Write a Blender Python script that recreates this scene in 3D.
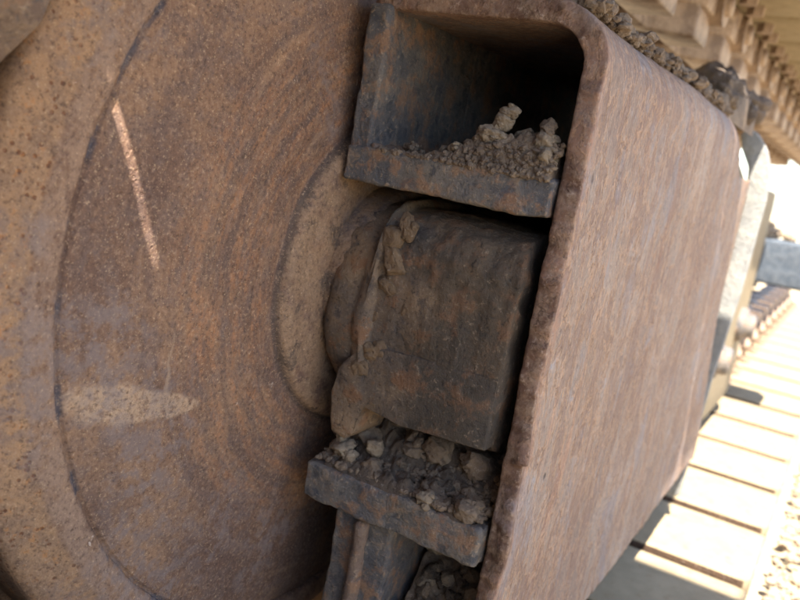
import bpy, bmesh, math, random
from mathutils import Vector, Matrix, noise
import numpy as np
random.seed(7)
for o in list(bpy.data.objects): bpy.data.objects.remove(o)
S = bpy.context.scene
COL = S.collection
R = math.radians

# ------------------------------------------------------------------ camera
# world axes: X = out along the wheel axle, Y = back along the track, Z = up; camera at the origin
cam_d = bpy.data.cameras.new('camera'); cam = bpy.data.objects.new('camera', cam_d); COL.objects.link(cam)
T = Vector((470, -80, 820)).normalized()          # track direction in camera coords (x right, y down, z forward)
A = -Vector((-1500, -416, 820)); A = (A - A.dot(T) * T).normalized()
Zc = A.cross(T)
right = Vector((A.x, T.x, Zc.x)); down = Vector((A.y, T.y, Zc.y)); fwd = Vector((A.z, T.z, Zc.z))
cam.matrix_world = Matrix((( right.x, -down.x, -fwd.x, 0), (right.y, -down.y, -fwd.y, 0), (right.z, -down.z, -fwd.z, 0), (0, 0, 0, 1)))
cam_d.sensor_width = 36; cam_d.lens = 36.9; cam_d.clip_start = .01; cam_d.clip_end = 400
cam_d.dof.use_dof = True; cam_d.dof.focus_distance = .56; cam_d.dof.aperture_fstop = 8.5
S.camera = cam

# ------------------------------------------------------------------ sky and sun
SUN = Vector((.19, -.41, 1.)).normalized()
w = bpy.data.worlds.new('World'); S.world = w; w.use_nodes = True
nt = w.node_tree; bg = nt.nodes['Background']; sky = nt.nodes.new('ShaderNodeTexSky')
sky.sky_type = 'NISHITA'; sky.sun_disc = False
sky.sun_elevation = math.asin(SUN.z); sky.sun_rotation = math.atan2(SUN.x, SUN.y)
nt.links.new(sky.outputs[0], bg.inputs[0]); bg.inputs[1].default_value = .10
sl = bpy.data.lights.new('sun', 'SUN'); sl.energy = 5.0; sl.angle = R(.5); sl.color = (1, .93, .82)
so = bpy.data.objects.new('sun', sl); COL.objects.link(so)
so.rotation_euler = SUN.to_track_quat('Z', 'Y').to_euler()
S.view_settings.view_transform = 'Standard'; S.view_settings.look = 'None'
S.view_settings.exposure = 2.6; S.view_settings.gamma = 1
S.render.engine = 'CYCLES'
S.cycles.max_bounces = 8; S.cycles.diffuse_bounces = 6

# ------------------------------------------------------------------ materials
def srgb(r, g, b):
    f = lambda c: (c / 255 / 12.92) if c / 255 <= .04045 else ((c / 255 + .055) / 1.055) ** 2.4
    return (f(r), f(g), f(b), 1)

class M:
    def __init__(s, name):
        s.m = bpy.data.materials.new(name); s.m.use_nodes = True
        s.t = s.m.node_tree; s.b = s.t.nodes['Principled BSDF']
        s.tc = s.t.nodes.new('ShaderNodeTexCoord'); s.obj = s.tc.outputs['Object']
    def n(s, typ, ins=None, **kw):
        nd = s.t.nodes.new(typ)
        for k, v in kw.items(): setattr(nd, k, v)
        for k, v in (ins or {}).items():
            if isinstance(v, bpy.types.NodeSocket): s.t.links.new(v, nd.inputs[k])
            else: nd.inputs[k].default_value = v
        return nd
    def math(s, op, a, b=0., c=0.):
        return s.n('ShaderNodeMath', {0: a, 1: b, 2: c}, operation=op).outputs[0]
    def scl(s, v, sc, off=(0, 0, 0)):
        return s.n('ShaderNodeMapping', {'Vector': v, 'Scale': sc, 'Location': off}).outputs[0]
    def noise(s, v, scale, detail=6, rough=.6, dist=0.):
        return s.n('ShaderNodeTexNoise', {'Vector': v, 'Scale': scale, 'Detail': detail, 'Roughness': rough, 'Distortion': dist}).outputs[0]
    def vor(s, v, scale, feature='F1', rnd=1.):
        return s.n('ShaderNodeTexVoronoi', {'Vector': v, 'Scale': scale, 'Randomness': rnd}, feature=feature).outputs['Distance']
    def ramp(s, f, lo, hi):
        return s.n('ShaderNodeMapRange', {'Value': f, 'From Min': lo, 'From Max': hi}, interpolation_type='SMOOTHSTEP').outputs[0]
    def mix(s, f, a, b):
        nd = s.t.nodes.new('ShaderNodeMix'); nd.data_type = 'RGBA'
        for k, v in ((0, f), (6, a), (7, b)):
            if isinstance(v, bpy.types.NodeSocket): s.t.links.new(v, nd.inputs[k])
            else: nd.inputs[k].default_value = v
        return nd.outputs[2]
    def mul(s, a, b): return s.math('MULTIPLY', a, b)
    def add(s, a, b): return s.math('ADD', a, b)
    def out(s, col, rough=.8, bump=None, strength=.5, dist=.002, spec=.3, metal=0.):
        for k, v in (('Base Color', col), ('Roughness', rough), ('Metallic', metal)):
            if isinstance(v, bpy.types.NodeSocket): s.t.links.new(v, s.b.inputs[k])
            else: s.b.inputs[k].default_value = v
        s.b.inputs['Specular IOR Level'].default_value = spec
        if bump is not None:
            bn = s.n('ShaderNodeBump', {'Height': bump, 'Strength': strength, 'Distance': dist})
            s.t.links.new(bn.outputs[0], s.b.inputs['Normal'])
        return s.m

def mat_wheel():
    m = M('rusted_wheel_steel'); o = m.obj
    sep = m.n('ShaderNodeSeparateXYZ', {0: o})
    y, z = sep.outputs[1], sep.outputs[2]
    r = m.math('SQRT', m.add(m.mul(y, y), m.mul(z, z)))
    ang = m.math('ARCTAN2', z, m.mul(y, -1))          # 0 at the front of the wheel, no seam in view
    wob = m.noise(o, 14, 5)
    rw = m.add(r, m.mul(m.add(wob, -.5), .011))
    pol = m.n('ShaderNodeCombineXYZ', {0: m.mul(rw, 85), 1: m.mul(ang, 2.6), 2: 0.}).outputs[0]
    st = m.noise(pol, 1.3, 9, .72)
    fine = m.noise(o, 420, 5, .7); mid = m.noise(o, 90, 5, .65); big = m.noise(o, 12, 5, .6)
    c = m.mix(m.ramp(big, .35, .68), srgb(98, 74, 62), srgb(130, 100, 78))
    c = m.mix(m.mul(m.ramp(mid, .42, .62), .6), c, srgb(104, 86, 78))
    # orange rust rings round the hub
    ring = m.mul(m.ramp(rw, .122, .145), m.ramp(rw, .25, .19))
    c = m.mix(m.mul(m.mul(ring, m.ramp(st, .45, .60)), m.mul(m.ramp(m.noise(o, 230, 6, .75), .36, .6), .6)), c, srgb(160, 110, 74))
    c = m.mix(m.mul(m.mul(ring, m.ramp(st, .48, .38)), .38), c, srgb(84, 70, 64))
    c = m.mix(m.mul(m.ramp(m.noise(pol, .55, 6, .6), .5, .64), .45), c, srgb(84, 66, 60))
    c = m.mix(m.mul(m.ramp(m.noise(pol, .7, 6, .6, .2), .56, .68), .4), c, srgb(150, 118, 92))
    # dusty tan toward the hub
    hubm = m.mul(m.ramp(r, .1262, .1250), m.ramp(m.noise(o, 60, 6, .65), .3, .55))
    c = m.mix(m.mul(hubm, .75), c, srgb(140, 114, 90))
    c = m.mix(m.mul(m.mul(m.ramp(r, .1235, .1252), m.ramp(r, .1295, .1270)), .7), c, srgb(70, 60, 56))
    c = m.mix(m.mul(m.mul(m.ramp(r, .1262, .1250), m.ramp(m.noise(o, 34, 6, .7, .5), .54, .62)), .8), c, srgb(82, 70, 62))
    # rim: ochre with brown pits
    rimm = m.ramp(r, .3165, .3215)
    pit = m.ramp(m.vor(o, 240), .36, .2)
    pit = m.mul(pit, m.ramp(m.noise(o, 60, 3), .42, .6))
    rc = m.mix(m.ramp(mid, .35, .65), srgb(154, 120, 90), srgb(132, 104, 82))
    rc = m.mix(m.mul(pit, .9), rc, srgb(104, 62, 38))
    rc = m.mix(m.mul(m.ramp(m.noise(o, 120, 6, .7), .56, .66), .6), rc, srgb(172, 116, 66))
    c = m.mix(m.mul(rimm, .9), c, rc)
    land = m.mul(m.ramp(r, .299, .303), m.ramp(r, .3215, .3165))
    c = m.mix(m.mul(land, m.ramp(mid, .3, .6)), c, srgb(134, 108, 90))
    # dark bluish line in the crease, broken up
    cre = m.mul(m.ramp(r, .2945, .2975), m.ramp(r, .3025, .3))
    c = m.mix(m.mul(m.mul(cre, m.ramp(m.noise(o, 25, 4), .48, .6)), .85), c, srgb(62, 64, 74))
    # pale splash of dried mud at the front, tapering towards the hub
    ly = m.add(y, .2375); lz = m.add(m.add(z, .0715), m.mul(ly, .18))
    e = m.n('ShaderNodeCombineXYZ', {0: m.mul(ly, 1 / .050), 1: m.mul(lz, m.math('DIVIDE', 1., m.add(.0125, m.mul(ly, -.11)))), 2: 0.}).outputs[0]
    rr = m.n('ShaderNodeVectorMath', {0: e}, operation='LENGTH').outputs['Value']
    rr = m.add(rr, m.mul(m.add(m.noise(o, 60, 9, .68), -.5), 1.1))
    sp = m.mul(m.ramp(rr, 1.12, .82), m.ramp(m.noise(o, 260, 6, .7), .34, .54))
    c = m.mix(m.mul(sp, .62), c, srgb(180, 152, 124))
    # speckle
    gr = m.noise(o, 330, 7, .72)
    c = m.mix(m.mul(m.ramp(gr, .52, .66), .38), c, srgb(164, 134, 110))
    c = m.mix(m.mul(m.ramp(gr, .48, .36), .55), c, srgb(64, 48, 42))
    c = m.mix(m.mul(m.ramp(fine, .58, .68), .5), c, srgb(190, 160, 128))
    c = m.mix(m.mul(m.ramp(fine, .43, .33), .6), c, srgb(60, 46, 42))
    gy = m.mul(m.ramp(m.noise(o, 8, 4, .6), .5, .62), m.ramp(mid, .4, .6))
    c = m.mix(m.mul(gy, .5), c, srgb(122, 108, 104))
    c = m.mix(m.mul(m.ramp(m.noise(o, 700, 3, .6), .62, .7), .35), c, srgb(206, 178, 140))
    # thin dried trickle above it
    tw = m.add(m.add(y, .2175), m.mul(m.add(m.noise(o, 40, 2), -.5), .012))
    tr = m.mul(m.ramp(m.math('ABSOLUTE', tw), .0016, .0006), m.mul(m.ramp(z, -.075, -.06), m.ramp(z, -.02, -.035)))
    c = m.mix(m.mul(tr, .28), c, srgb(176, 150, 124))
    # pale chips low on the web
    ch = m.mul(m.ramp(m.noise(o, 75, 4, .7, .6), .70, .73), m.ramp(m.noise(o, 14, 2), .50, .58))
    c = m.mix(m.mul(ch, .8), c, srgb(188, 166, 148))
    h = m.add(m.add(m.mul(fine, .5), m.mul(mid, .8)), m.add(m.mul(pit, -.5), m.mul(st, m.mul(ring, .5))))
    return m.out(c, .74, m.add(h, m.mul(gr, .6)), .7, .0013, .25)

def mat_plate():
    m = M('flaking_rusted_plate'); o = m.obj
    fine = m.noise(o, 380, 5, .7); mid = m.noise(o, 40, 6, .65); big = m.noise(o, 7, 4)
    stv = m.scl(o, (1, 2.6, .22)); st = m.noise(stv, 55, 7, .68, .4); st2 = m.noise(stv, 170, 6, .7, .3)
    c = m.mix(m.ramp(big, .32, .68), srgb(130, 110, 96), srgb(140, 126, 116))
    c = m.mix(m.mul(m.ramp(st, .44, .62), .45), c, srgb(132, 102, 86))
    c = m.mix(m.mul(m.ramp(m.noise(stv, 18, 5, .6, .5), .57, .68), .6), c, srgb(158, 118, 94))
    c = m.mix(m.mul(m.ramp(st2, .46, .34), .4), c, srgb(98, 80, 74))
    c = m.mix(m.mul(m.ramp(st2, .56, .68), .3), c, srgb(186, 168, 156))
    c = m.mix(m.mul(m.ramp(mid, .58, .7), .45), c, srgb(150, 152, 160))
    # small bright orange-tan flakes in vertical files
    fl = m.mul(m.ramp(m.noise(m.scl(o, (1, 4.5, .8)), 95, 4, .6, .2), .655, .69), m.ramp(m.noise(m.scl(o, (1, 3.2, .35)), 14, 3), .53, .6))
    c = m.mix(fl, c, srgb(232, 186, 140))
    sep = m.n('ShaderNodeSeparateXYZ', {0: o})
    # orange band along the near edge
    ed = m.ramp(m.add(sep.outputs[1], m.mul(mid, .03)), .552, .53)
    c = m.mix(m.mul(ed, m.mul(m.ramp(fine, .3, .6), .75)), c, srgb(156, 112, 88))
    dk = m.mul(m.ramp(m.vor(m.scl(o, (1, 1, .55)), 34), .1, .05), m.ramp(big, .45, .55))
    c = m.mix(m.mul(dk, .85), c, srgb(58, 48, 48))
    c = m.mix(m.mul(m.ramp(fine, .42, .32), .5), c, srgb(92, 74, 68))
    zo = m.noise(m.scl(o, (1, 1, .6)), 5, 6, .6, .3)
    c = m.mix(m.mul(m.ramp(zo, .5, .62), .5), c, srgb(112, 92, 82))
    c = m.mix(m.mul(m.ramp(zo, .46, .36), .5), c, srgb(160, 142, 128))
    sk = m.noise(o, 130, 8, .75)
    c = m.mix(m.mul(m.ramp(sk, .53, .62), .45), c, srgb(160, 122, 94))
    c = m.mix(m.mul(m.ramp(sk, .47, .38), .55), c, srgb(104, 82, 74))
    pf = m.noise(m.scl(o, (1, 1.3, .6)), 34, 9, .72, .35); pt = m.ramp(pf, .5, .525)
    c = m.mix(m.mul(pt, .4), c, srgb(118, 88, 74))
    c = m.mix(m.mul(m.mul(m.ramp(pf, .475, .5), m.ramp(pf, .53, .505)), .6), c, srgb(196, 156, 124))
    pg = m.ramp(m.noise(m.scl(o, (1, .9, .5)), 16, 8, .68, .3), .54, .6)
    c = m.mix(m.mul(pg, .45), c, srgb(128, 124, 128))
    fe = m.ramp(m.add(sep.outputs[1], m.mul(m.add(mid, -.5), .004)), .5195, .5175)
    c = m.mix(m.mul(fe, m.ramp(m.noise(o, 26, 6, .7), .3, .58)), c, m.mix(m.ramp(m.noise(o, 70, 7, .7), .42, .6), srgb(98, 72, 58), srgb(140, 116, 98)))
    gr = m.noise(m.scl(o, (1, 1.2, .8)), 260, 7, .75)
    c = m.mix(m.mul(m.ramp(gr, .54, .66), .55), c, srgb(178, 156, 140))
    c = m.mix(m.mul(m.ramp(gr, .46, .35), .6), c, srgb(92, 72, 66))
    h = m.add(m.add(m.mul(st2, .4), m.mul(gr, .8)), m.add(m.mul(m.add(fl, sk), .6), m.add(m.add(m.mul(st, .4), m.mul(pt, -.5)), m.mul(dk, -.6))))
    return m.out(c, .75, h, .9, .002, .3)

def mat_frame(name='worn_blackened_frame_steel', warm=0.):
    m = M(name); o = m.obj
    fine = m.noise(o, 420, 5, .7); mid = m.noise(o, 55, 6, .65); big = m.noise(o, 16, 5, .6)
    c = m.mix(m.ramp(big, .36, .64), srgb(84, 82, 84), srgb(112, 104, 96))
    c = m.mix(m.mul(m.ramp(mid, .5, .62), .7), c, srgb(146, 108, 78))
    c = m.mix(m.mul(m.ramp(m.noise(o, 30, 6, .7, .4), .58, .68), .6), c, srgb(138, 98, 70))
    c = m.mix(m.mul(m.ramp(mid, .44, .36), .8), c, srgb(58, 60, 66))
    c = m.mix(warm, c, srgb(140, 106, 80))
    c = m.mix(m.mul(m.ramp(fine, .58, .68), .5), c, srgb(180, 158, 132))
    c = m.mix(m.mul(m.ramp(fine, .42, .32), .5), c, srgb(48, 42, 42))
    gr = m.noise(o, 170, 7, .78, .3); fk = m.noise(o, 75, 7, .7, .8)
    c = m.mix(m.mul(m.ramp(fk, .55, .66), .6), c, srgb(150, 126, 102))
    c = m.mix(m.mul(m.ramp(fk, .46, .38), .6), c, srgb(70, 72, 78))
    c = m.mix(m.mul(m.ramp(gr, .55, .66), .6), c, srgb(170, 148, 124))
    c = m.mix(m.mul(m.ramp(gr, .45, .33), .6), c, srgb(50, 44, 44))
    h = m.add(m.add(m.mul(fine, .4), m.mul(mid, .8)), m.add(m.mul(fk, 1.), m.mul(gr, .7)))
    return m.out(c, .52, h, .9, .003, .5)

def mat_block():
    m = M('mud_caked_block'); o = m.obj
    fine = m.noise(o, 330, 5, .7); mid = m.noise(o, 45, 6, .65); big = m.noise(o, 15, 5, .6)
    c = m.mix(m.ramp(big, .38, .62), srgb(98, 86, 76), srgb(138, 114, 90))
    c = m.mix(m.mul(m.ramp(mid, .53, .63), .7), c, srgb(128, 92, 66))
    c = m.mix(m.mul(m.ramp(mid, .45, .37), .6), c, srgb(60, 58, 60))
    c = m.mix(m.mul(m.ramp(fine, .6, .7), .5), c, srgb(170, 152, 132))
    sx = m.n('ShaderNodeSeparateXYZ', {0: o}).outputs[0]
    shade_m = m.ramp(m.add(sx, m.mul(m.add(m.noise(o, 22, 5, .65), -.5), .12)), -.275, -.245)  # shade towards the side plate, painted into the block colour
    c = m.mix(m.mul(shade_m, .75), c, m.mix(m.ramp(mid, .5, .62), srgb(66, 60, 54), srgb(102, 80, 64)))
    gr = m.noise(o, 190, 6, .75)
    c = m.mix(m.mul(m.ramp(gr, .56, .67), .45), c, srgb(158, 138, 116))
    c = m.mix(m.mul(m.ramp(gr, .45, .35), .6), c, srgb(40, 36, 36))
    h = m.add(m.add(m.mul(fine, .4), m.mul(mid, 1.2)), m.mul(gr, .6))
    return m.out(c, .82, h, .9, .004, .25)

def mat_dirt(name, a, b, d):
    m = M(name); o = m.obj
    fine = m.noise(o, 260, 6, .75); mid = m.noise(o, 60, 5, .6)
    c = m.mix(m.ramp(mid, .35, .65), srgb(*a), srgb(*b))
    c = m.mix(m.mul(m.ramp(fine, .45, .33), .7), c, srgb(*d))
    c = m.mix(m.mul(m.ramp(fine, .58, .7), .45), c, srgb(198, 186, 172))
    return m.out(c, .95, m.add(m.mul(fine, .9), mid), 1., .004, .15)

def mat_shoe():
    m = M('dust_coated_shoe_steel'); o = m.obj
    fine = m.noise(o, 160, 5, .7); mid = m.noise(o, 18, 6, .65)
    c = m.mix(m.ramp(mid, .35, .65), srgb(124, 111, 88), srgb(136, 122, 98))
    c = m.mix(m.mul(m.ramp(m.noise(o, 40, 5), .56, .68), .6), c, srgb(116, 94, 68))
    c = m.mix(m.mul(m.ramp(fine, .42, .34), .5), c, srgb(120, 98, 74))
    return m.out(c, .85, m.add(fine, mid), .4, .002, .25)

def mat_chain():
    m = M('rubbed_chain_steel'); o = m.obj
    fine = m.noise(o, 150, 5, .7); mid = m.noise(o, 26, 6, .65)
    c = m.mix(m.ramp(mid, .35, .65), srgb(112, 92, 76), srgb(150, 128, 108))
    c = m.mix(m.mul(m.ramp(m.noise(o, 30, 5), .54, .66), .8), c, srgb(92, 68, 52))
    c = m.mix(m.mul(m.ramp(fine, .58, .68), .4), c, srgb(200, 180, 160))
    return m.out(c, .6, m.add(fine, mid), .4, .002, .4)

def mat_ground():
    m = M('dry_gravel_soil'); o = m.obj
    v = m.vor(o, 45); mid = m.noise(o, 6, 6); fine = m.noise(o, 120, 5)
    c = m.mix(m.ramp(mid, .35, .65), srgb(146, 132, 108), srgb(158, 144, 120))
    c = m.mix(m.mul(m.ramp(fine, .45, .35), .6), c, srgb(124, 100, 72))
    return m.out(c, .95, m.add(m.mul(v, -1), fine), .6, .01, .1)

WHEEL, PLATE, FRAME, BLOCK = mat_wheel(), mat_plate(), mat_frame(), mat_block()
FRAMEW = mat_frame('rust_brown_frame_steel', .45)
DIRT = mat_dirt('dry_grey_dirt', (118, 102, 88), (138, 120, 102), (74, 62, 54))
DIRTL = mat_dirt('pale_dry_dirt', (142, 126, 108), (162, 144, 122), (92, 78, 66))
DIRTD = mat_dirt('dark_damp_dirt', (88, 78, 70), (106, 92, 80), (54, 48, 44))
MUD = mat_dirt('dried_brown_mud', (112, 94, 76), (130, 108, 86), (72, 60, 52))
SHOE, CHAIN, GROUND = mat_shoe(), mat_chain(), mat_ground()

# ------------------------------------------------------------------ helpers
def tag(o, label=None, cat=None, group=None, kind=None):
    for k, v in (('label', label), ('category', cat), ('group', group), ('kind', kind)):
        if v: o[k] = v
    return o
def link(name, me, mat=None, parent=None, loc=None):
    o = bpy.data.objects.new(name, me); COL.objects.link(o)
    if mat is not None and not me.materials: me.materials.append(mat)
    if parent is not None: o.parent = parent
    if loc is not None: o.location = loc
    return o
def empty(name, loc=(0, 0, 0)):
    o = bpy.data.objects.new(name, None); COL.objects.link(o); o.location = loc; o.empty_display_size = .05
    return o
def mesh(name, V, F, smooth=True):
    me = bpy.data.meshes.new(name); me.from_pydata([tuple(v) for v in V], [], F)
    bm = bmesh.new(); bm.from_mesh(me); bmesh.ops.recalc_face_normals(bm, faces=bm.faces); bm.to_mesh(me); bm.free()
    if smooth:
        me.shade_smooth()
    return me
def fr(p, s, oc=4): return noise.fractal(Vector(p) * s, 1., 2., oc)
def roughen(me, amp, scale, oc=4, seed=0.):
    """push vertices along their normals by fractal noise"""
    ns = [v.normal.copy() for v in me.vertices]
    for v, n in zip(me.vertices, ns):
        v.co += n * amp * fr(v.co + Vector((seed, seed * 1.7, -seed)), scale, oc)
    me.update()
def box_mesh(name, a, b, bev=.003, div=.012, amp=.0, scale=40, seed=0., seg=3):
    """bevelled, subdivided and roughened block between two corners"""
    bm = bmesh.new(); bmesh.ops.create_cube(bm, size=1)
    a, b = Vector(a), Vector(b)
    for v in bm.verts:
        v.co = Vector([(a[i] + b[i]) / 2 + v.co[i] * (b[i] - a[i]) for i in range(3)])
    bmesh.ops.bevel(bm, geom=list(bm.edges), offset=bev, segments=seg, affect='EDGES', profile=.5)
    if div:
        for i in range(3):
            n = int((b[i] - a[i]) / div)
            for k in range(1, n):
                p = Vector((0, 0, 0)); p[i] = a[i] + (b[i] - a[i]) * k / n
                nn = Vector((0, 0, 0)); nn[i] = 1
                bmesh.ops.bisect_plane(bm, geom=list(bm.verts) + list(bm.edges) + list(bm.faces), plane_co=p, plane_no=nn)
    me = bpy.data.meshes.new(name); bm.to_mesh(me); bm.free(); me.shade_smooth(); me.update()
    if amp:
        roughen(me, amp, scale, 4, seed)
        if div and div < .006: roughen(me, amp * .45, scale * 4.5, 4, seed + 5)
    return me
def poly_mesh(name, pts, axis, lo, hi, bev=.003, seg=2):
    """outline in two axes extruded along the third (axis 0, 1 or 2), edges bevelled"""
    bm = bmesh.new(); idx = [i for i in range(3) if i != axis]
    vs = []
    for p in pts:
        c = [0, 0, 0]; c[idx[0]], c[idx[1]] = p; c[axis] = lo; vs.append(bm.verts.new(c))
    f = bm.faces.new(vs); r = bmesh.ops.extrude_face_region(bm, geom=[f])
    d = Vector((0, 0, 0)); d[axis] = hi - lo
    bmesh.ops.translate(bm, verts=[g for g in r['geom'] if isinstance(g, bmesh.types.BMVert)], vec=d)
    bmesh.ops.recalc_face_normals(bm, faces=bm.faces)
    if bev: bmesh.ops.bevel(bm, geom=list(bm.edges), offset=bev, segments=seg, affect='EDGES', profile=.5)
    me = bpy.data.meshes.new(name); bm.to_mesh(me); bm.free()
    me.shade_smooth(); me.set_sharp_from_angle(angle=R(50))
    return me

# ------------------------------------------------------------------ ground
CY, CZ = .592, -.115           # wheel axle
ZU, ZL = .335, -.565           # inner faces of the upper and lower track shoes
ZG = -.615
def ground():
    n = 150; V = []; F = []
    ys = np.concatenate([-60 + 0 * np.arange(1), np.linspace(-1.5, 6, n), [60]]); xs = np.concatenate([[-60], np.linspace(-1.6, 1.4, 60), [60]])
    for y in ys:
        for x in xs:
            V.append((x, y, ZG + .012 * fr((x, y, 0), 4) + .006 * fr((x, y, 3), 22)))
    w_ = len(xs)
    for i in range(len(ys) - 1):
        for j in range(w_ - 1): F.append((i * w_ + j, i * w_ + j + 1, (i + 1) * w_ + j + 1, (i + 1) * w_ + j))
    tag(link('ground', mesh('ground', V, F), GROUND), kind='structure')
ground()

# ------------------------------------------------------------------ idler wheel
def lathe(name, prof, seg=320, cx=0., amp=0., scale=30, close=False):
    """profile of (radius, x) swept round the X axis"""
    V = []; F = []; n = len(prof)
    for k in range(seg):
        a = 2 * math.pi * k / seg
        for r, x in prof: V.append((x, r * math.cos(a), r * math.sin(a)))
    for k in range(seg):
        k2 = (k + 1) % seg
        for i in range(n - 1): F.append((k * n + i, k * n + i + 1, k2 * n + i + 1, k2 * n + i))
    me = mesh(name, V, F); me.update()
    if amp: roughen(me, amp, scale)
    return me
def smooth_prof(pts, step=.004):
    out = []
    for (r0, x0), (r1, x1) in zip(pts, pts[1:]):
        n = max(1, int(math.hypot(r1 - r0, x1 - x0) / step))
        out += [(r0 + (r1 - r0) * i / n, x0 + (x1 - x0) * i / n) for i in range(n)]
    return out + [pts[-1]]
wheel = empty('idler_wheel', (0, CY, CZ))
tag(wheel, 'large rusty brown steel idler wheel filling the left of the picture', 'wheel')
web = [(.070, -.3435), (.100, -.3435), (.106, -.3445), (.109, -.3440), (.116, -.3440), (.1205, -.3448), (.1235, -.3470), (.1250, -.3510), (.1265, -.3535), (.132, -.3532), (.147, -.3535), (.1485, -.3544), (.150, -.3537), (.165, -.3543), (.1665, -.3552), (.168, -.3546), (.186, -.3558), (.1875, -.3567), (.189, -.3561), (.20, -.3568), (.24, -.3595), (.275, -.3640), (.288, -.3660), (.2950, -.3668), (.2962, -.3674), (.2968, -.3686), (.3010, -.3690)]
o = link('web', lathe('web', smooth_prof(web, .003), 420, amp=.0013, scale=22), WHEEL, wheel)
hubring = [(.040, -.318), (.070, -.318), (.0745, -.3190), (.0770, -.3215), (.0775, -.345)]
link('hub_ring', lathe('hub_ring', smooth_prof(hubring), 160, amp=.0012, scale=40), WHEEL, wheel)
rim = [(.2982, -.3715), (.2986, -.3676), (.2996, -.3664), (.3015, -.3654), (.3055, -.3650), (.312, -.3645), (.3175, -.3640), (.3205, -.3655), (.326, -.3680), (.336, -.3715), (.343, -.3745), (.3465, -.378), (.3475, -.383), (.3475, -.42), (.352, -.425), (.372, -.427), (.374, -.43), (.374, -.49), (.352, -.495), (.3475, -.50), (.3475, -.545), (.342, -.552), (.28, -.545)]
link('rim', lathe('rim', smooth_prof(rim), amp=.0008, scale=40), WHEEL, wheel)

# ------------------------------------------------------------------ track frame
frame = empty('track_frame', (-.25, .515, -.445))
tag(frame, 'rusted steel track frame with folded side plate and open box end', 'track frame')
def child(name, me, mat, par=frame):
    o = link(name, me, mat)
    o.parent = par; o.matrix_parent_inverse = par.matrix_world.inverted() if par.parent is None else (par.matrix_world).inverted()
    return o
bpy.context.view_layer.update()

def folded_plate():
    """top and side of the frame: one plate folded over with a wide bend, ragged near edge"""
    th = .0148; xo = -.1625; zt = .1035; rad = .042; zb = -.445
    # centre-line of the outer skin: (x, z, nx, nz)
    prof = []
    for i in range(26): prof.append((-.336 + (xo - rad + .336) * i / 26, zt, 0, 1))
    for i in range(18):
        a = math.pi / 2 * (1 - i / 18); prof.append((xo - rad + rad * math.cos(a), zt - rad + rad * math.sin(a), math.cos(a), math.sin(a)))
    for i in range(201): prof.append((xo, zt - rad + (zb - zt + rad) * i / 200, 1, 0))
    def yfar(z):  # slanting far end
        t = max(0., min(1., (zt - z) / (zt - zb)))
        return 1.06 + .12 * min(1, t / .18) + .27 * t
    rows = []     # (kind, yfraction or offset, depth below the outer skin)
    ny = 150
    for j in range(ny, 0, -1): rows.append(('y', (j / ny) ** 1.5, 0.))
    for dy, dn in ((.003, 0.), (.0012, .0003), (.0003, .0012), (0, .003), (-.0004, .006), (0, .009), (.0002, .0115), (.0006, .0138), (.002, th)): rows.append(('o', dy, dn))
    for j in range(1, 26): rows.append(('y', (j / 25) ** 1.5, th))
    V = []; F = []; n = len(prof)
    for kind, a, dn in rows:
        for (x, z, nx, nz) in prof:
            e0 = .515 + .0030 * fr((x * 1.5, 3.1, z), 28, 5) + .0022 * fr((x, 9 + dn * .5, z), 130, 4)
            # bent-over burr low on the near edge
            bz = (z + .215) / .05
            burr = max(0., 1 - abs(z + .262) / .06) if z < -.2 else (max(0., 1 - abs(z + .2) / .03) if z < -.17 else 0)
            if kind == 'y': y = e0 + .003 + (yfar(z) - e0 - .003) * a
            else: y = e0 + a - .004 * burr * (1 if dn < .008 else 0)
            wv = .0022 * fr((x, y, z), 7, 3) + .0009 * fr((x * .5, y * 2.2, z * .4), 42, 6)
            if dn > .001: wv *= max(.2, 1 - dn / th)
            ob = (.004 * burr) * math.exp(-max(0, y - .515) / .012) * (1 if dn < .008 else .3)
            V.append((x + nx * (wv - dn + ob), y, z + nz * (wv - dn)))
    m_ = len(rows)
    for i in range(m_ - 1):
        for j in range(n - 1): F.append((i * n + j, i * n + j + 1, (i + 1) * n + j + 1, (i + 1) * n + j))
    for j in range(n - 1): F.append(((m_ - 1) * n + j, (m_ - 1) * n + j + 1, j + 1, j))
    F.append([i * n + n - 1 for i in range(m_)]); F.append([i * n for i in range(m_ - 1, -1, -1)])
    return mesh('folded_side_plate', V, F)
child('folded_side_plate', folded_plate(), PLATE)
child('backing_plate', box_mesh('backing_plate', (-.196, .60, -.462), (-.1790, 1.44, .03), .004, .06, .001, 9), FRAMEW)

# box end of the upper arm: left wall and floor plate (their front ends face the camera)
def plate_end(name, a, b, mat, seed, amp=.0016, bev=.0028, div=.0045):
    return child(name, box_mesh(name, a, b, bev, div, amp, 38, seed, 4), mat)
def warp(o, fn):
    for v in o.data.vertices: v.co = fn(v.co)
    o.data.update()
def long_wall(name, a, b, mat, seed, near=.14):
    # fine near part, then a coarser run
    plate_end(name, a, (b[0], a[1] + near, b[2]), mat, seed)
lw = plate_end('inner_wall', (-.340, .512, -.0325), (-.322, .66, .0915), FRAME, 3.)
fp = plate_end('box_floor', (-.3405, .5105, -.0345), (-.1785, .66, -.0085), FRAME, 5.)
child('inner_wall', box_mesh('inner_wall_rear', (-.339, .661, -.033), (-.323, 1.2, .0925), .003, .05), FRAME)
child('box_floor', box_mesh('box_floor_rear', (-.3215, .661, -.033), (-.1785, 1.2, -.011), .003, .05), FRAME)
child('end_web', box_mesh('end_web', (-.321, .98, -.0105), (-.1785, 1.0, .0925), .002, 0), FRAME)
child('weld_seam', box_mesh('weld_seam', (-.3225, .5135, -.0125), (-.3165, .64, -.0055), .0025, .004, .0018, 160, 2.), FRAMEW)

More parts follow.
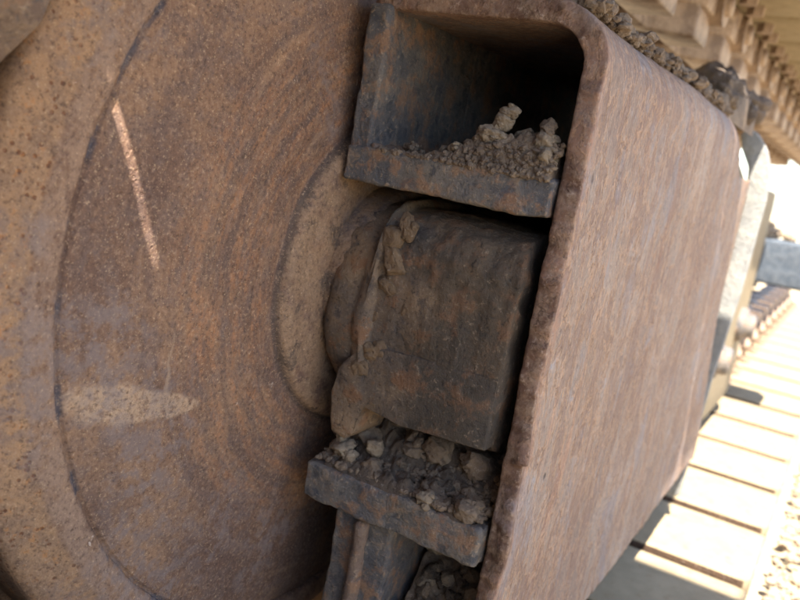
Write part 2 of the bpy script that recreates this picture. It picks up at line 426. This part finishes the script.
# lower arm
lb = plate_end('lower_ledge', (-.331, .507, -.2835), (-.1785, .70, -.2535), FRAME, 11., .002)
st = plate_end('lower_wall', (-.303, .516, -.450), (-.252, .70, -.2845), FRAME, 13., .0022)
child('rib', box_mesh('rib', (-.281, .508, -.45), (-.271, .520, -.2865), .004, .006, .0016, 60, 4.), FRAMEW)
child('slot_blocker', box_mesh('slot_blocker', (-.335, .72, -.445), (-.1985, .74, -.035), .003, .03), FRAME)  # plate added behind the axle block to keep the slot dark
child('lower_floor', box_mesh('lower_floor', (-.2515, .522, -.440), (-.1785, .71, -.42), .003, .02, .001, 40), FRAME)

FLG = mat_dirt('scuffed_grey_steel', (132, 132, 130), (150, 148, 142), (112, 108, 100))
# far end of the frame: outward flange, roller guard, bolts
def flange():
    pts = [(-.196, -.52), (-.170, -.52), (-.163, -.30), (-.152, -.15), (-.149, .0), (-.153, .05), (-.166, .082), (-.184, .104), (-.200, .112), (-.212, .100), (-.203, .075), (-.188, .05), (-.181, .0), (-.184, -.15), (-.190, -.30)]
    me = poly_mesh('end_flange', pts, 1, 1.44, 1.454, .004, 3)
    return me
child('end_flange', flange(), FLG)
child('flange_gusset', poly_mesh('flange_gusset', [(-.235, -.50), (-.198, -.50), (-.186, -.2), (-.182, .02), (-.205, .06), (-.235, .06)], 1, 1.30, 1.438, .006), SHOE)
child('rear_side_plate', box_mesh('rear_side_plate', (-.30, 1.60, -.52), (-.222, 2.36, .03), .01, .1, .003, 6), SHOE)
child('roller_guard', box_mesh('roller_guard', (-.262, 2.38, -.212), (-.075, 2.5, -.092), .008, .03, .002, 18), mat_dirt('blue_grey_steel', (74, 82, 92), (90, 96, 104), (56, 60, 66)))
for k, (px, py, pz) in enumerate(((-.205, 1.86, -.345), (-.205, 2.22, -.31))):
    b_ = child('frame_bolt', lathe('frame_bolt', [(.001, .022), (.026, .022), (.030, .018), (.032, 0), (.042, 0), (.044, -.006), (.044, -.03)], 24), FRAME)
    b_.matrix_parent_inverse = Matrix(); b_.location = Vector((px, py, pz)) - frame.location

# ------------------------------------------------------------------ axle block in the slot
block = empty('axle_block', (-.25, .6, -.235)); bpy.context.view_layer.update()
tag(block, 'mud caked axle block between the upper and lower arms beside the wheel hub', 'axle block')
def rounded_block():
    V = []; F = []; seg = 220
    xs = [(-.3425, .0), (-.342, .80), (-.3395, .90), (-.335, .945), (-.328, .965), (-.321, .975), (-.314, .975), (-.3105, .965), (-.3085, .985), (-.3055, 1.0), (-.3025, 1.012), (-.2985, 1.0), (-.2965, .962)] + [(-.296 + .107 * i / 44, .935 + .02 * math.sin(i / 44 * 2.6)) for i in range(45)] + [(-.1885, .80), (-.188, .0)]
    for x, k in xs:
        for j in range(seg):
            a = 2 * math.pi * j / seg; c, s = math.cos(a), math.sin(a)
            ex = 2 / (2.3 if x < -.2985 else 5.5)
            y = math.copysign(abs(c) ** ex, c) * .0845 * k; z = math.copysign(abs(s) ** ex, s) * .0845 * k
            V.append((x, CY + y, CZ - .0125 + z))
    n = seg
    for i in range(len(xs) - 1):
        for j in range(n): F.append((i * n + j, i * n + (j + 1) % n, (i + 1) * n + (j + 1) % n, (i + 1) * n + j))
    me = mesh('block_body', V, F); me.update(); roughen(me, .0028, 26, 5); roughen(me, .0016, 90, 5, 3.); return me
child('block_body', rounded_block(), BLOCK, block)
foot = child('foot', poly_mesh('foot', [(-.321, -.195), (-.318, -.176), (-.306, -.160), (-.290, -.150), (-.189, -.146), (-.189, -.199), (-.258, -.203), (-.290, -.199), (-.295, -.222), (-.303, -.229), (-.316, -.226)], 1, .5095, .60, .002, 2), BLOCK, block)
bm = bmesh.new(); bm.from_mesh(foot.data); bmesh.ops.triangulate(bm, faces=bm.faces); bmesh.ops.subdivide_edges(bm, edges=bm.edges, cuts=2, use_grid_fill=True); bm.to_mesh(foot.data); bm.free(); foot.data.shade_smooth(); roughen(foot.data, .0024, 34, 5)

# ------------------------------------------------------------------ dirt
def clod_mesh(name, size, seed, lumps=1, sub=3, amp=.35):
    bm = bmesh.new(); rnd = random.Random(seed)
    for k in range(lumps):
        m4 = Matrix.Translation(Vector((rnd.uniform(-.6, .6), rnd.uniform(-.6, .6), rnd.uniform(-.4, .7))) * (size if k else 0))
        r = bmesh.ops.create_icosphere(bm, subdivisions=sub, radius=1, matrix=Matrix())
        sc = size * (rnd.uniform(.35, .7) if k else 1)
        ax = Vector((rnd.uniform(.75, 1.2), rnd.uniform(.75, 1.2), rnd.uniform(.65, 1.05)))
        cuts = [(Vector((rnd.gauss(0, 1), rnd.gauss(0, 1), rnd.gauss(0, 1))).normalized(), rnd.uniform(.55, .9)) for _ in range(9)]
        for v in r['verts']:
            d = v.co.normalized(); off = Vector((seed * 3.1 + k * 7, seed, k)); p = d.copy()
            for nn, dd in cuts:
                t = p.dot(nn)
                if t > dd: p -= nn * (t - dd) * .92
            p *= 1 + amp * .5 * fr(d + off, 1.6, 3) + .13 * fr(d + off, 5, 5)
            v.co = m4 @ (Vector((p.x * ax.x, p.y * ax.y, p.z * ax.z)) * sc)
    me = bpy.data.meshes.new(name); bm.to_mesh(me); bm.free(); me.shade_smooth(); return me
CLODS = [clod_mesh('dirt_clod', .01, i + 1, (1, 2, 6)[i % 3], 4) for i in range(9)]
def clod(loc, size, mat, label, group, k=None, rot=None):
    me = CLODS[(k if k is not None else random.randrange(9))]
    key = me.name + mat.name
    m2 = clod.cache.get(key)
    if not m2:
        m2 = me.copy(); m2.materials.clear(); m2.materials.append(mat); clod.cache[key] = m2
    o = link('dirt_clod', m2); o.location = loc; s = size / .01
    o.scale = (s, s, s); o.rotation_euler = rot or (random.uniform(-.4, .4), random.uniform(-.4, .4), random.uniform(0, 6.28))
    return tag(o, label, 'dirt clod', group)
clod.cache = {}
def heap(name, x0, x1, y0, y1, hfn, mat, label, n=(70, 60), seed=0.):
    V = []; F = []; nx, ny = n
    for j in range(ny + 1):
        for i in range(nx + 1):
            x = x0 + (x1 - x0) * i / nx; y = y0 + (y1 - y0) * j / ny
            e = min(1., (x - x0) / .006, (x1 - x) / .004, (y - y0) / .008); e = max(0., e) * (2 - max(0., e))
            h = hfn(x, y)
            p = Vector((x, y, seed))
            p2 = p + Vector((fr(p, 40, 2), fr(p + Vector((5, 5, 5)), 40, 2), 0)) * .006
            d, _ = noise.voronoi(p2 * 70); d2, _ = noise.voronoi(p2 * 190)
            lump = (.55 - d[0]) * .011 + (.5 - d2[0]) * .004 + .006 * fr(p, 60, 4) + .0016 * fr(p, 260, 3)
            V.append((x, y, h[0] + e * (h[1] + lump * max(0., min(1., h[1] / .006 + .4))) - .0015))
    for j in range(ny):
        for i in range(nx): F.append((j * (nx + 1) + i, j * (nx + 1) + i + 1, (j + 1) * (nx + 1) + i + 1, (j + 1) * (nx + 1) + i))
    o = link(name, mesh(name, V, F), mat)
    return tag(o, label, 'dirt', kind='stuff')
sm = lambda a, b, t: max(0., min(1., (t - a) / (b - a))) ** 2 * (3 - 2 * max(0., min(1., (t - a) / (b - a))))

# upper ledge: crumbs growing into a knobbly ridge towards the side plate
heap('dirt_heap', -.320, -.1825, .5115, .60, lambda x, y: (-.0095, -.006 + .006 * sm(-.30, -.27, x) + .016 * sm(-.285, -.235, x) * (1 - .5 * sm(.53, .6, y)) + .008 * sm(-.26, -.2, x)), DIRT,
     'crust of dry dirt lying on the floor of the upper box end', (150, 90), 2.)
U = ['pale grey dirt clod on the floor of the upper box end', 'dirt clods in the upper box end']
for x, y, z, s, k in ((-.231, .521, .013, .010, 2), (-.226, .524, .024, .0085, 5), (-.222, .522, .030, .006, 8), (-.240, .523, .008, .008, 4), (-.248, .525, .004, .006, 2), (-.258, .522, .000, .007, 5),
                      (-.268, .524, -.003, .005, 1), (-.293, .524, -.004, .0055, 7), (-.300, .528, -.004, .004, 3), (-.283, .520, -.006, .003, 0), (-.212, .534, .014, .008, 8), (-.205, .525, .008, .007, 2),
                      (-.193, .520, .014, .0095, 5), (-.194, .522, .023, .0065, 4), (-.189, .518, .005, .008, 8), (-.215, .520, .004, .007, 1), (-.204, .530, .012, .006, 6)):
    clod((x, y, z), s, DIRTL if k in (2, 5, 8) else DIRT, U[0], U[1], k)
# lower ledge
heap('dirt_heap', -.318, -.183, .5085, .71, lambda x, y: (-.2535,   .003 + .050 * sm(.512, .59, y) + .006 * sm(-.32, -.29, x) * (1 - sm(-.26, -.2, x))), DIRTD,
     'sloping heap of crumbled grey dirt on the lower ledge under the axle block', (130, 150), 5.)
Lb = ['grey dirt clod heaped on the lower ledge under the axle block', 'dirt clods on the lower ledge']
random.seed(21)
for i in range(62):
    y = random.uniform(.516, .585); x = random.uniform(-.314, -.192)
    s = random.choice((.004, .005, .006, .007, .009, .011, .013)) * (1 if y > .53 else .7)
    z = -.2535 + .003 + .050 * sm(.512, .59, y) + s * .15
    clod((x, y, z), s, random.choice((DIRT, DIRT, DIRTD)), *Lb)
for x, y, z, s, m_, k in ((-.309, .522, -.240, .011, DIRTL, 2), (-.300, .519, -.243, .008, DIRTL, 5), (-.285, .528, -.233, .010, DIRTL, 3), (-.238, .548, -.222, .016, DIRT, 0), (-.262, .55, -.224, .013, DIRT, 6), (-.208, .545, -.224, .016, DIRT, 3), (-.226, .512, -.250, .008, DIRTL, 8), (-.195, .515, -.248, .012, DIRT, 5), (-.318, .535, -.248, .008, DIRTD, 1)):
    clod((x, y, z), s, m_, *Lb, k)
_b = bmesh.new(); bmesh.ops.create_icosphere(_b, subdivisions=2, radius=1); _b.verts.index_update()
ICO_V = [tuple(v.co) for v in _b.verts]; ICO_F = [tuple(v.index for v in f.verts) for f in _b.faces]; _b.free()
def crumbs(n, pos, sizes, mat, label, seed):
    rnd = random.Random(seed); V, F = [], []
    for i in range(n):
        s = rnd.choice(sizes) * rnd.uniform(.7, 1.2); p = pos(rnd, s); a0 = rnd.random() * 6.28; ca, sa = math.cos(a0), math.sin(a0); b0 = len(V)
        sx, sy, sz = rnd.uniform(.7, 1.3), rnd.uniform(.7, 1.3), rnd.uniform(.6, 1.1)
        for q in ICO_V:
            j = rnd.uniform(.72, 1.18) * s; x, y = q[0] * sx, q[1] * sy
            V.append((p.x + (x * ca - y * sa) * j, p.y + (x * sa + y * ca) * j, p.z + q[2] * sz * j))
        F += [tuple(b0 + k for k in f) for f in ICO_F]
    me = bpy.data.meshes.new('dirt_crumbs'); me.from_pydata(V, [], F)
    tag(link('dirt_crumbs', me, mat), label, 'dirt', kind='stuff')
def on_lower(rnd, s):
    y = .511 + .09 * rnd.random() ** 1.15; x = rnd.uniform(-.326, -.181)
    return Vector((x, y, -.2535 + .003 + .050 * sm(.512, .59, y) * rnd.uniform(.7, 1.05) + s * .1))
def on_upper(rnd, s):
    x = -.3175 + .137 * rnd.random() ** .7; y = .5112 + .06 * rnd.random() ** 2
    e = min(1, (y - .5115) / .008); e = max(0, e * (2 - e))
    return Vector((x, y, -.0095 + e * (.017 * sm(-.285, -.235, x) + .006 * sm(-.26, -.2, x)) * rnd.uniform(.75, 1.0) + s * .1))
crumbs(2200, on_lower, (.0007, .0011, .0016, .0023, .0033), DIRT, 'fine crumbled dirt scattered over the lower ledge', 31)
crumbs(2200, on_upper, (.0006, .001, .0014, .002, .0028), DIRT, 'fine crumbled dirt scattered over the floor of the upper box end', 32)
crumbs(650, lambda r, s: Vector((r.gauss(-.193, .006), .54 + .62 * r.random() ** 1.2, .1015 + s * r.uniform(0, 1.5))), (.0012, .002, .003, .0045, .006), DIRT, 'fine crumbs of dirt along the top bend of the side plate', 33)
# dirt packed inside the lower arm
heap('dirt_heap', -.2515, -.1815, .522, .66, lambda x, y: (-.42, .05 + .08 * sm(.52, .62, y)), DIRT, 'dirt packed inside the lower arm below the ledge', (70, 120), 8.)
P_ = ['grey dirt clod packed inside the lower arm below the ledge', 'dirt clods in the lower arm']
random.seed(5)
for i in range(46):
    y = random.uniform(.524, .60); x = random.uniform(-.243, -.19)
    s = random.choice((.004, .005, .006, .008, .010)); z = -.42 + .05 + .08 * sm(.52, .62, y) + s * .4
    clod((x, y, z), s, random.choice((DIRT, DIRTD, DIRTL)), *P_)
# mud stuck on the front of the axle block
Bk = ['small lump of mud stuck on the face of the axle block', 'mud lumps on the axle block']
for x, y, z, s in ((-.292, .507, -.068, .008), (-.286, .508, -.086, .0095), (-.289, .508, -.105, .006), (-.296, .509, -.13, .006), (-.302, .508, -.15, .0055), (-.300, .505, -.171, .007), (-.287, .508, -.155, .008), (-.28, .507, -.06, .006), (-.27, .507, -.118, .004), (-.31, .512, -.14, .005)):
    q = clod((x, y + .0055, z), s * 1.5, MUD, *Bk); q.scale.y *= .45; q.rotation_euler = (0, random.uniform(0, 6), 0)
# crust along the top bend of the side plate
random.seed(9)
clod((-.196, .63, .111), .010, DIRTL, 'round pale stone on the top bend of the side plate', None, 6)
heap('dirt_heap', -.33, -.19, .56, 1.42, lambda x, y: (.098, .010 + .03 * sm(1.05, 1.4, y) + .012 * sm(.65, .9, y)), DIRT, 'crusted dirt along the top of the track frame', (40, 200), 12.)
for x, y, z, s, k in ((-.215, 1.18, .125, .03, 2), (-.235, 1.3, .14, .045, 5), (-.21, 1.36, .13, .03, 8), (-.26, 1.42, .15, .05, 4), (-.24, 1.52, .14, .05, 2), (-.25, 1.1, .125, .025, 7), (-.22, 2.44, -.08, .028, 2), (-.17, 2.42, -.083, .02, 5), (-.12, 2.44, -.08, .025, 4)):
    clod((x, y, z), s, DIRTD if z > 0 else DIRTL, 'dark clump of dirt piled above the end flange' if z > 0 else 'pale dirt clump on the roller guard', 'dirt clumps at the far end' if z > 0 else 'dirt clumps on the roller guard', k)

# ------------------------------------------------------------------ crawler track
track = empty('crawler_track', (-.46, CY, ZL)); bpy.context.view_layer.update()
tag(track, 'dusty crawler track of steel shoes and links looping round the idler wheel', 'track')
PIT = .245
def shoe_mesh(name, x1, notch=None, ncut=0.):
    """flat shoe, inner face at z=0 facing +z; lip along both ends, three grousers on the outer side"""
    x0 = -.895; h = PIT / 2; c = .018
    prof = [(-h + .002, -.036), (-h + .002, -.016), (-h + .002, -.003), (-h + .004, -.0008), (-h + .008, 0), (h - .040, 0), (h - .026, -.003), (h - .016, -.009), (h - .009, -.019), (h - .006, -.030),
            (h - .03, -.012), (h - .05, -.046), (h - .062, -.046), (h - .075, -.012), (.012, -.012), (.007, -.046), (-.007, -.046), (-.012, -.012),
            (-h + .075, -.012), (-h + .062, -.046), (-h + .05, -.046), (-h + .03, -.020), (-h + .012, -.032)]
    xs = [x0, x0 + c * .4, x0 + c] + [e for q in (notch or []) for e in (q[0] - .0005, q[0], q[1], q[1] + .0005)] + list(np.linspace(-.6, x1 - c - .01, 8)) + [x1 - c, x1 - c * .5, x1 - c * .15, x1]
    xs = sorted(xs); V = []; F = []; n = len(prof)
    for x in xs:
        q = min(x - x0, x1 - x); cut = 0 if q >= c else c * (1 - math.sqrt(max(0, 1 - (1 - q / c) ** 2)))
        for y, z in prof:
            yy = math.copysign(max(0, abs(y) - cut * .8), y) if abs(y) > h - .03 else y
            if notch and y > ncut and any(q[0] <= x <= q[1] for q in notch): yy = min(yy, ncut); z = max(z, -.012)
            V.append((x, yy, z))
    for i in range(len(xs) - 1):
        for j in range(n): F.append((i * n + j, i * n + (j + 1) % n, (i + 1) * n + (j + 1) % n, (i + 1) * n + j))
    F.append(list(range(n))); F.append([(len(xs) - 1) * n + j for j in range(n)][::-1])
    me = mesh(name, V, F); me.set_sharp_from_angle(angle=R(45)); me.materials.append(SHOE); me.materials.append(EDGE)
    for p in me.polygons:     # dust on the flat; butting ends are bare rusted steel, groove shade painted in
        if abs(p.normal.y) > .8 and abs(p.center.y) > h - .02: p.material_index = 1
    return me
EDGE = mat_dirt('shaded_rusted_edge', (66, 52, 42), (80, 62, 48), (40, 32, 28)); SH_FULL = shoe_mesh('track_shoe', -.025); SH_UP = shoe_mesh('track_shoe', -.018); SH_SHORT = shoe_mesh('track_shoe_short', -.125)
def link_mesh(side):
    """S-shaped chain link: narrow rail towards the wheel, wide pin bosses next to the shoe; z=0 is the shoe face"""
    bm = bmesh.new(); h = PIT
    def prism(pts, z0, z1):
        vs = [bm.verts.new((x, y, z0)) for y, x in pts]; f = bm.faces.new(vs)
        r = bmesh.ops.extrude_face_region(bm, geom=[f])
        bmesh.ops.translate(bm, verts=[g for g in r['geom'] if isinstance(g, bmesh.types.BMVert)], vec=(0, 0, z1 - z0))
    body = [(-.60, -.338), (-.60, -.290), (-.14, -.290), (.06, -.345), (.60, -.345), (.60, -.385), (.06, -.385), (-.14, -.338)]
    prism([(y * h, x) for y, x in body], .004, .060)
    rail = [(-.52, -.366), (-.52, -.300), (-.10, -.300), (.06, -.362), (.46, -.362), (.46, -.425), (.06, -.425), (-.10, -.366)]
    prism([(y * h, x) for y, x in rail], .052, .1065)
    bmesh.ops.recalc_face_normals(bm, faces=bm.faces)
    bmesh.ops.bevel(bm, geom=list(bm.edges), offset=.005, segments=2, affect='EDGES', profile=.5)
    for y, x0, x1, r in ((-.5, -.338, -.279, .034), (.5, -.38, -.33, .034)):
        q = bmesh.ops.create_cone(bm, cap_ends=True, segments=28, radius1=r, radius2=r, depth=x1 - x0,
                                  matrix=Matrix.Translation(((x0 + x1) / 2, y * h, .036)) @ Matrix.Rotation(math.pi / 2, 4, 'Y'))
    if side < 0:
        for v in bm.verts: v.co.x = -.92 - v.co.x
        bmesh.ops.reverse_faces(bm, faces=bm.faces)
    me = bpy.data.meshes.new('track_link'); bm.to_mesh(me); bm.free(); me.shade_smooth(); me.set_sharp_from_angle(angle=R(40)); me.materials.append(CHAIN); return me
LK = {1: link_mesh(1), -1: link_mesh(-1)}
pinm = lathe('track_pin', [(.001, -.27), (.016, -.27), (.018, -.273), (.018, -.647), (.016, -.65), (.001, -.65)], 20); pinm.materials.append(CHAIN)
nutm = None
def hexm():
    bm = bmesh.new(); bmesh.ops.create_cone(bm, cap_ends=True, segments=6, radius1=.017, radius2=.016, depth=.018)
    me = bpy.data.meshes.new('shoe_bolt'); bm.to_mesh(me); bm.free(); me.materials.append(CHAIN); return me
nutm = hexm()
tinv = track.matrix_world.inverted()
def station(mat, shoe, pins=True):
    """one pitch of track: shoe with its bolts, a pair of links, a pin"""
    o = link('track_shoe', shoe); o.parent = track; o.matrix_parent_inverse = tinv; o.matrix_basis = mat
    for dx in (-.262, -.245):
        for dy in (-.045, .045):
            if dx == -.245: continue
            b = link('shoe_bolt', nutm); b.parent = o; b.location = (dx, dy, .008)
    for s in (1, -1):
        l = link('track_link', LK[s]); l.parent = track; l.matrix_parent_inverse = tinv; l.matrix_basis = mat
        if s == 1 and pins:
            p = link('track_pin', pinm); p.parent = l; p.location = (0, -PIT / 2, .036)
# lower run: inner face up; boundaries at Y = 1.31 + n * PIT
for k in range(-3, 17):
    y = 1.31 + PIT * (k + .5)
    station(Matrix.Translation((0, y, ZL)) @ Matrix.Rotation(R(random.uniform(-.5, .5)), 4, 'X'), SH_FULL)
# upper run: turned over about X
for k in range(-5, 16):
    y = 1.70 + PIT * (k + .5)
    station(Matrix.Translation((0, y, ZU)) @ Matrix.Rotation(math.pi, 4, 'X'), SH_UP if y < 1.2 else SH_SHORT)  # far shoes shortened to let sun reach the flange
# wrap round the idler: two shoes are cut short where the view looks through; a notch between two shoes lets one blade of sun in
RS = CZ - ZL
def narrow_link(side):
    bm = bmesh.new(); h = PIT * .92
    pts = [(-.58, -.388), (-.58, -.356), (-.08, -.356), (.08, -.384), (.58, -.384), (.58, -.418), (.08, -.418), (-.08, -.388)]
    vs = [bm.verts.new((x, y * h, .004)) for y, x in pts]; f = bm.faces.new(vs)
    r = bmesh.ops.extrude_face_region(bm, geom=[f]); bmesh.ops.translate(bm, verts=[g for g in r['geom'] if isinstance(g, bmesh.types.BMVert)], vec=(0, 0, .0905))
    bmesh.ops.recalc_face_normals(bm, faces=bm.faces); bmesh.ops.bevel(bm, geom=list(bm.edges), offset=.006, segments=3, affect='EDGES', profile=.5)
    if side < 0:
        for v in bm.verts: v.co.x = -.92 - v.co.x
        bmesh.ops.reverse_faces(bm, faces=bm.faces)
    me = bpy.data.meshes.new('track_link'); bm.to_mesh(me); bm.free(); me.shade_smooth(); me.set_sharp_from_angle(angle=R(40)); me.materials.append(FRAMEW); return me
NL = {1: narrow_link(1), -1: narrow_link(-1)}
def ring_mat(deg, rad):
    a = R(deg)
    return Matrix.Translation((0, CY + rad * math.cos(a), CZ + rad * math.sin(a))) @ Matrix.Rotation(a + math.pi / 2, 4, 'X')
# where the sun reaching the middle of the streak crosses the shoe that carries the notch
P0 = Vector((-.3615, .3365, -.0485)); best = None; RA = RS + .022
for i in range(2500):
    dg = 112 + i * .01; inv = ring_mat(dg, RA).inverted()
    p_, d_ = inv @ P0, inv.to_3x3() @ SUN
    q_ = p_ + d_ * (-p_.z / d_.z)
    e_ = abs(q_.y - (PIT / 2 - .0185))
    if best is None or e_ < best[0]: best = (e_, dg, q_.x, abs(d_.y / d_.z))
DA = best[1]; XN = best[2]
edge = ring_mat(DA, RA) @ Vector((XN, PIT / 2 - .0161, 0))
b2 = None
for i in range(2500):
    dg = 140 + i * .01; q_ = ring_mat(dg, RS) @ Vector((XN, -PIT / 2 + .002, -.002)); d_ = q_ - edge; d_.x = 0
    sd = Vector((0, SUN.y, SUN.z)).normalized(); e_ = (d_ - sd * d_.dot(sd)).length
    if b2 is None or e_ < b2[0]: b2 = (e_, dg)
SH_NOTCH = shoe_mesh('track_shoe_notched', -.025, [(XN - .0122, XN + .0128)], PIT / 2 - .0185 - .0024 - .012 * best[3])
SH_CUT = shoe_mesh('track_shoe_cut', -.245)  # outer end cut for the view; remainder added to shade the rim
wrap = [(DA, RA, SH_NOTCH), (b2[1], RS, SH_CUT), (b2[1] + 31, RS + .015, SH_CUT), (DA - 24, RA + .022, SH_FULL), (213, RS, SH_FULL), (244, RS + .003, SH_FULL)]
for dg, rad, sh in wrap:
    o = link('track_shoe', sh); o.parent = track; o.matrix_parent_inverse = tinv; o.matrix_basis = ring_mat(dg, rad)
for k in range(6):
    for s in (1, -1):
        l = link('track_link', NL[s]); l.parent = track; l.matrix_parent_inverse = tinv; l.matrix_basis = ring_mat(97 + k * 31.5, RS)

# ------------------------------------------------------------------ slab standing in for the machine overhead (unseen, added to shade the near end)
ZD = 1.5; XD = .6; YE = 1.23 - .41 * (ZD + .56); YH = .334 - .41 * (ZD + .05); XH = -.36 + .19 * (ZD + .05)
slab = empty('shade_slab', (-.5, -.5, ZD)); bpy.context.view_layer.update()
tag(slab, 'unseen deck of the machine overhanging the near end of the track', 'slab')
for x0_, y0_, x1_, y1_ in ((-1.8, -3.2, XD, YH - .05), (-1.8, YH + .05, XD, YE), (-1.8, YH - .05, XH - .10, YH + .05), (XH + .10, YH - .05, XD, YH + .05)):
    child('slab_plate', box_mesh('slab_plate', (x0_, y0_, ZD), (x1_, y1_, ZD + .02), .001, .0), FRAME, slab)
for x_ in (-1.7, XD - .2): child('slab_beam', box_mesh('slab_beam', (x_, -3.1, ZD + .025), (x_ + .12, YE - .03, ZD + .2), .004, .0), FRAME, slab)

sheet = empty('shade_sheet', (-.7, -.5, ZG)); bpy.context.view_layer.update()  # unseen upright added behind the camera to block low front light
tag(sheet, 'unseen dark blade standing across the front of the track', 'sheet')
child('sheet_plate', box_mesh('sheet_plate', (-2.2, -.56, ZG), (.42, -.52, .30), .004, .0), FRAME, sheet)
child('sheet_rib', box_mesh('sheet_rib', (-1.2, -.519, ZG), (-1.15, -.42, .28), .004, .0), FRAME, sheet)
child('sheet_foot', box_mesh('sheet_foot', (-2.2, -.61, ZG), (.42, -.561, ZG + .12), .004, .0), FRAME, sheet)

# ------------------------------------------------------------------ loose gravel outside the track
def gravel():
    rnd = random.Random(3); V, F = [], []
    for i in range(4200):
        x = rnd.uniform(.0, .35); y = rnd.uniform(.8, 3.2); s = rnd.choice((.003, .004, .006, .008, .011))
        z = ZG + .012 * fr((x, y, 0), 4) + s * .4 + .03 * max(0, 1 - x / .1); b0 = len(V); a0 = rnd.random() * 6.28; ca, sa = math.cos(a0), math.sin(a0)
        for q in ICO_V:
            j = rnd.uniform(.75, 1.15) * s; V.append((x + (q[0] * ca - q[1] * sa * .8) * j, y + (q[0] * sa + q[1] * ca * .8) * j, z + q[2] * .7 * j))
        F += [tuple(b0 + k for k in f) for f in ICO_F]
    me = bpy.data.meshes.new('gravel'); me.from_pydata(V, [], F)
    tag(link('gravel', me, DIRTL), 'sunlit loose gravel beside the ends of the track shoes', 'gravel', kind='stuff')
gravel()
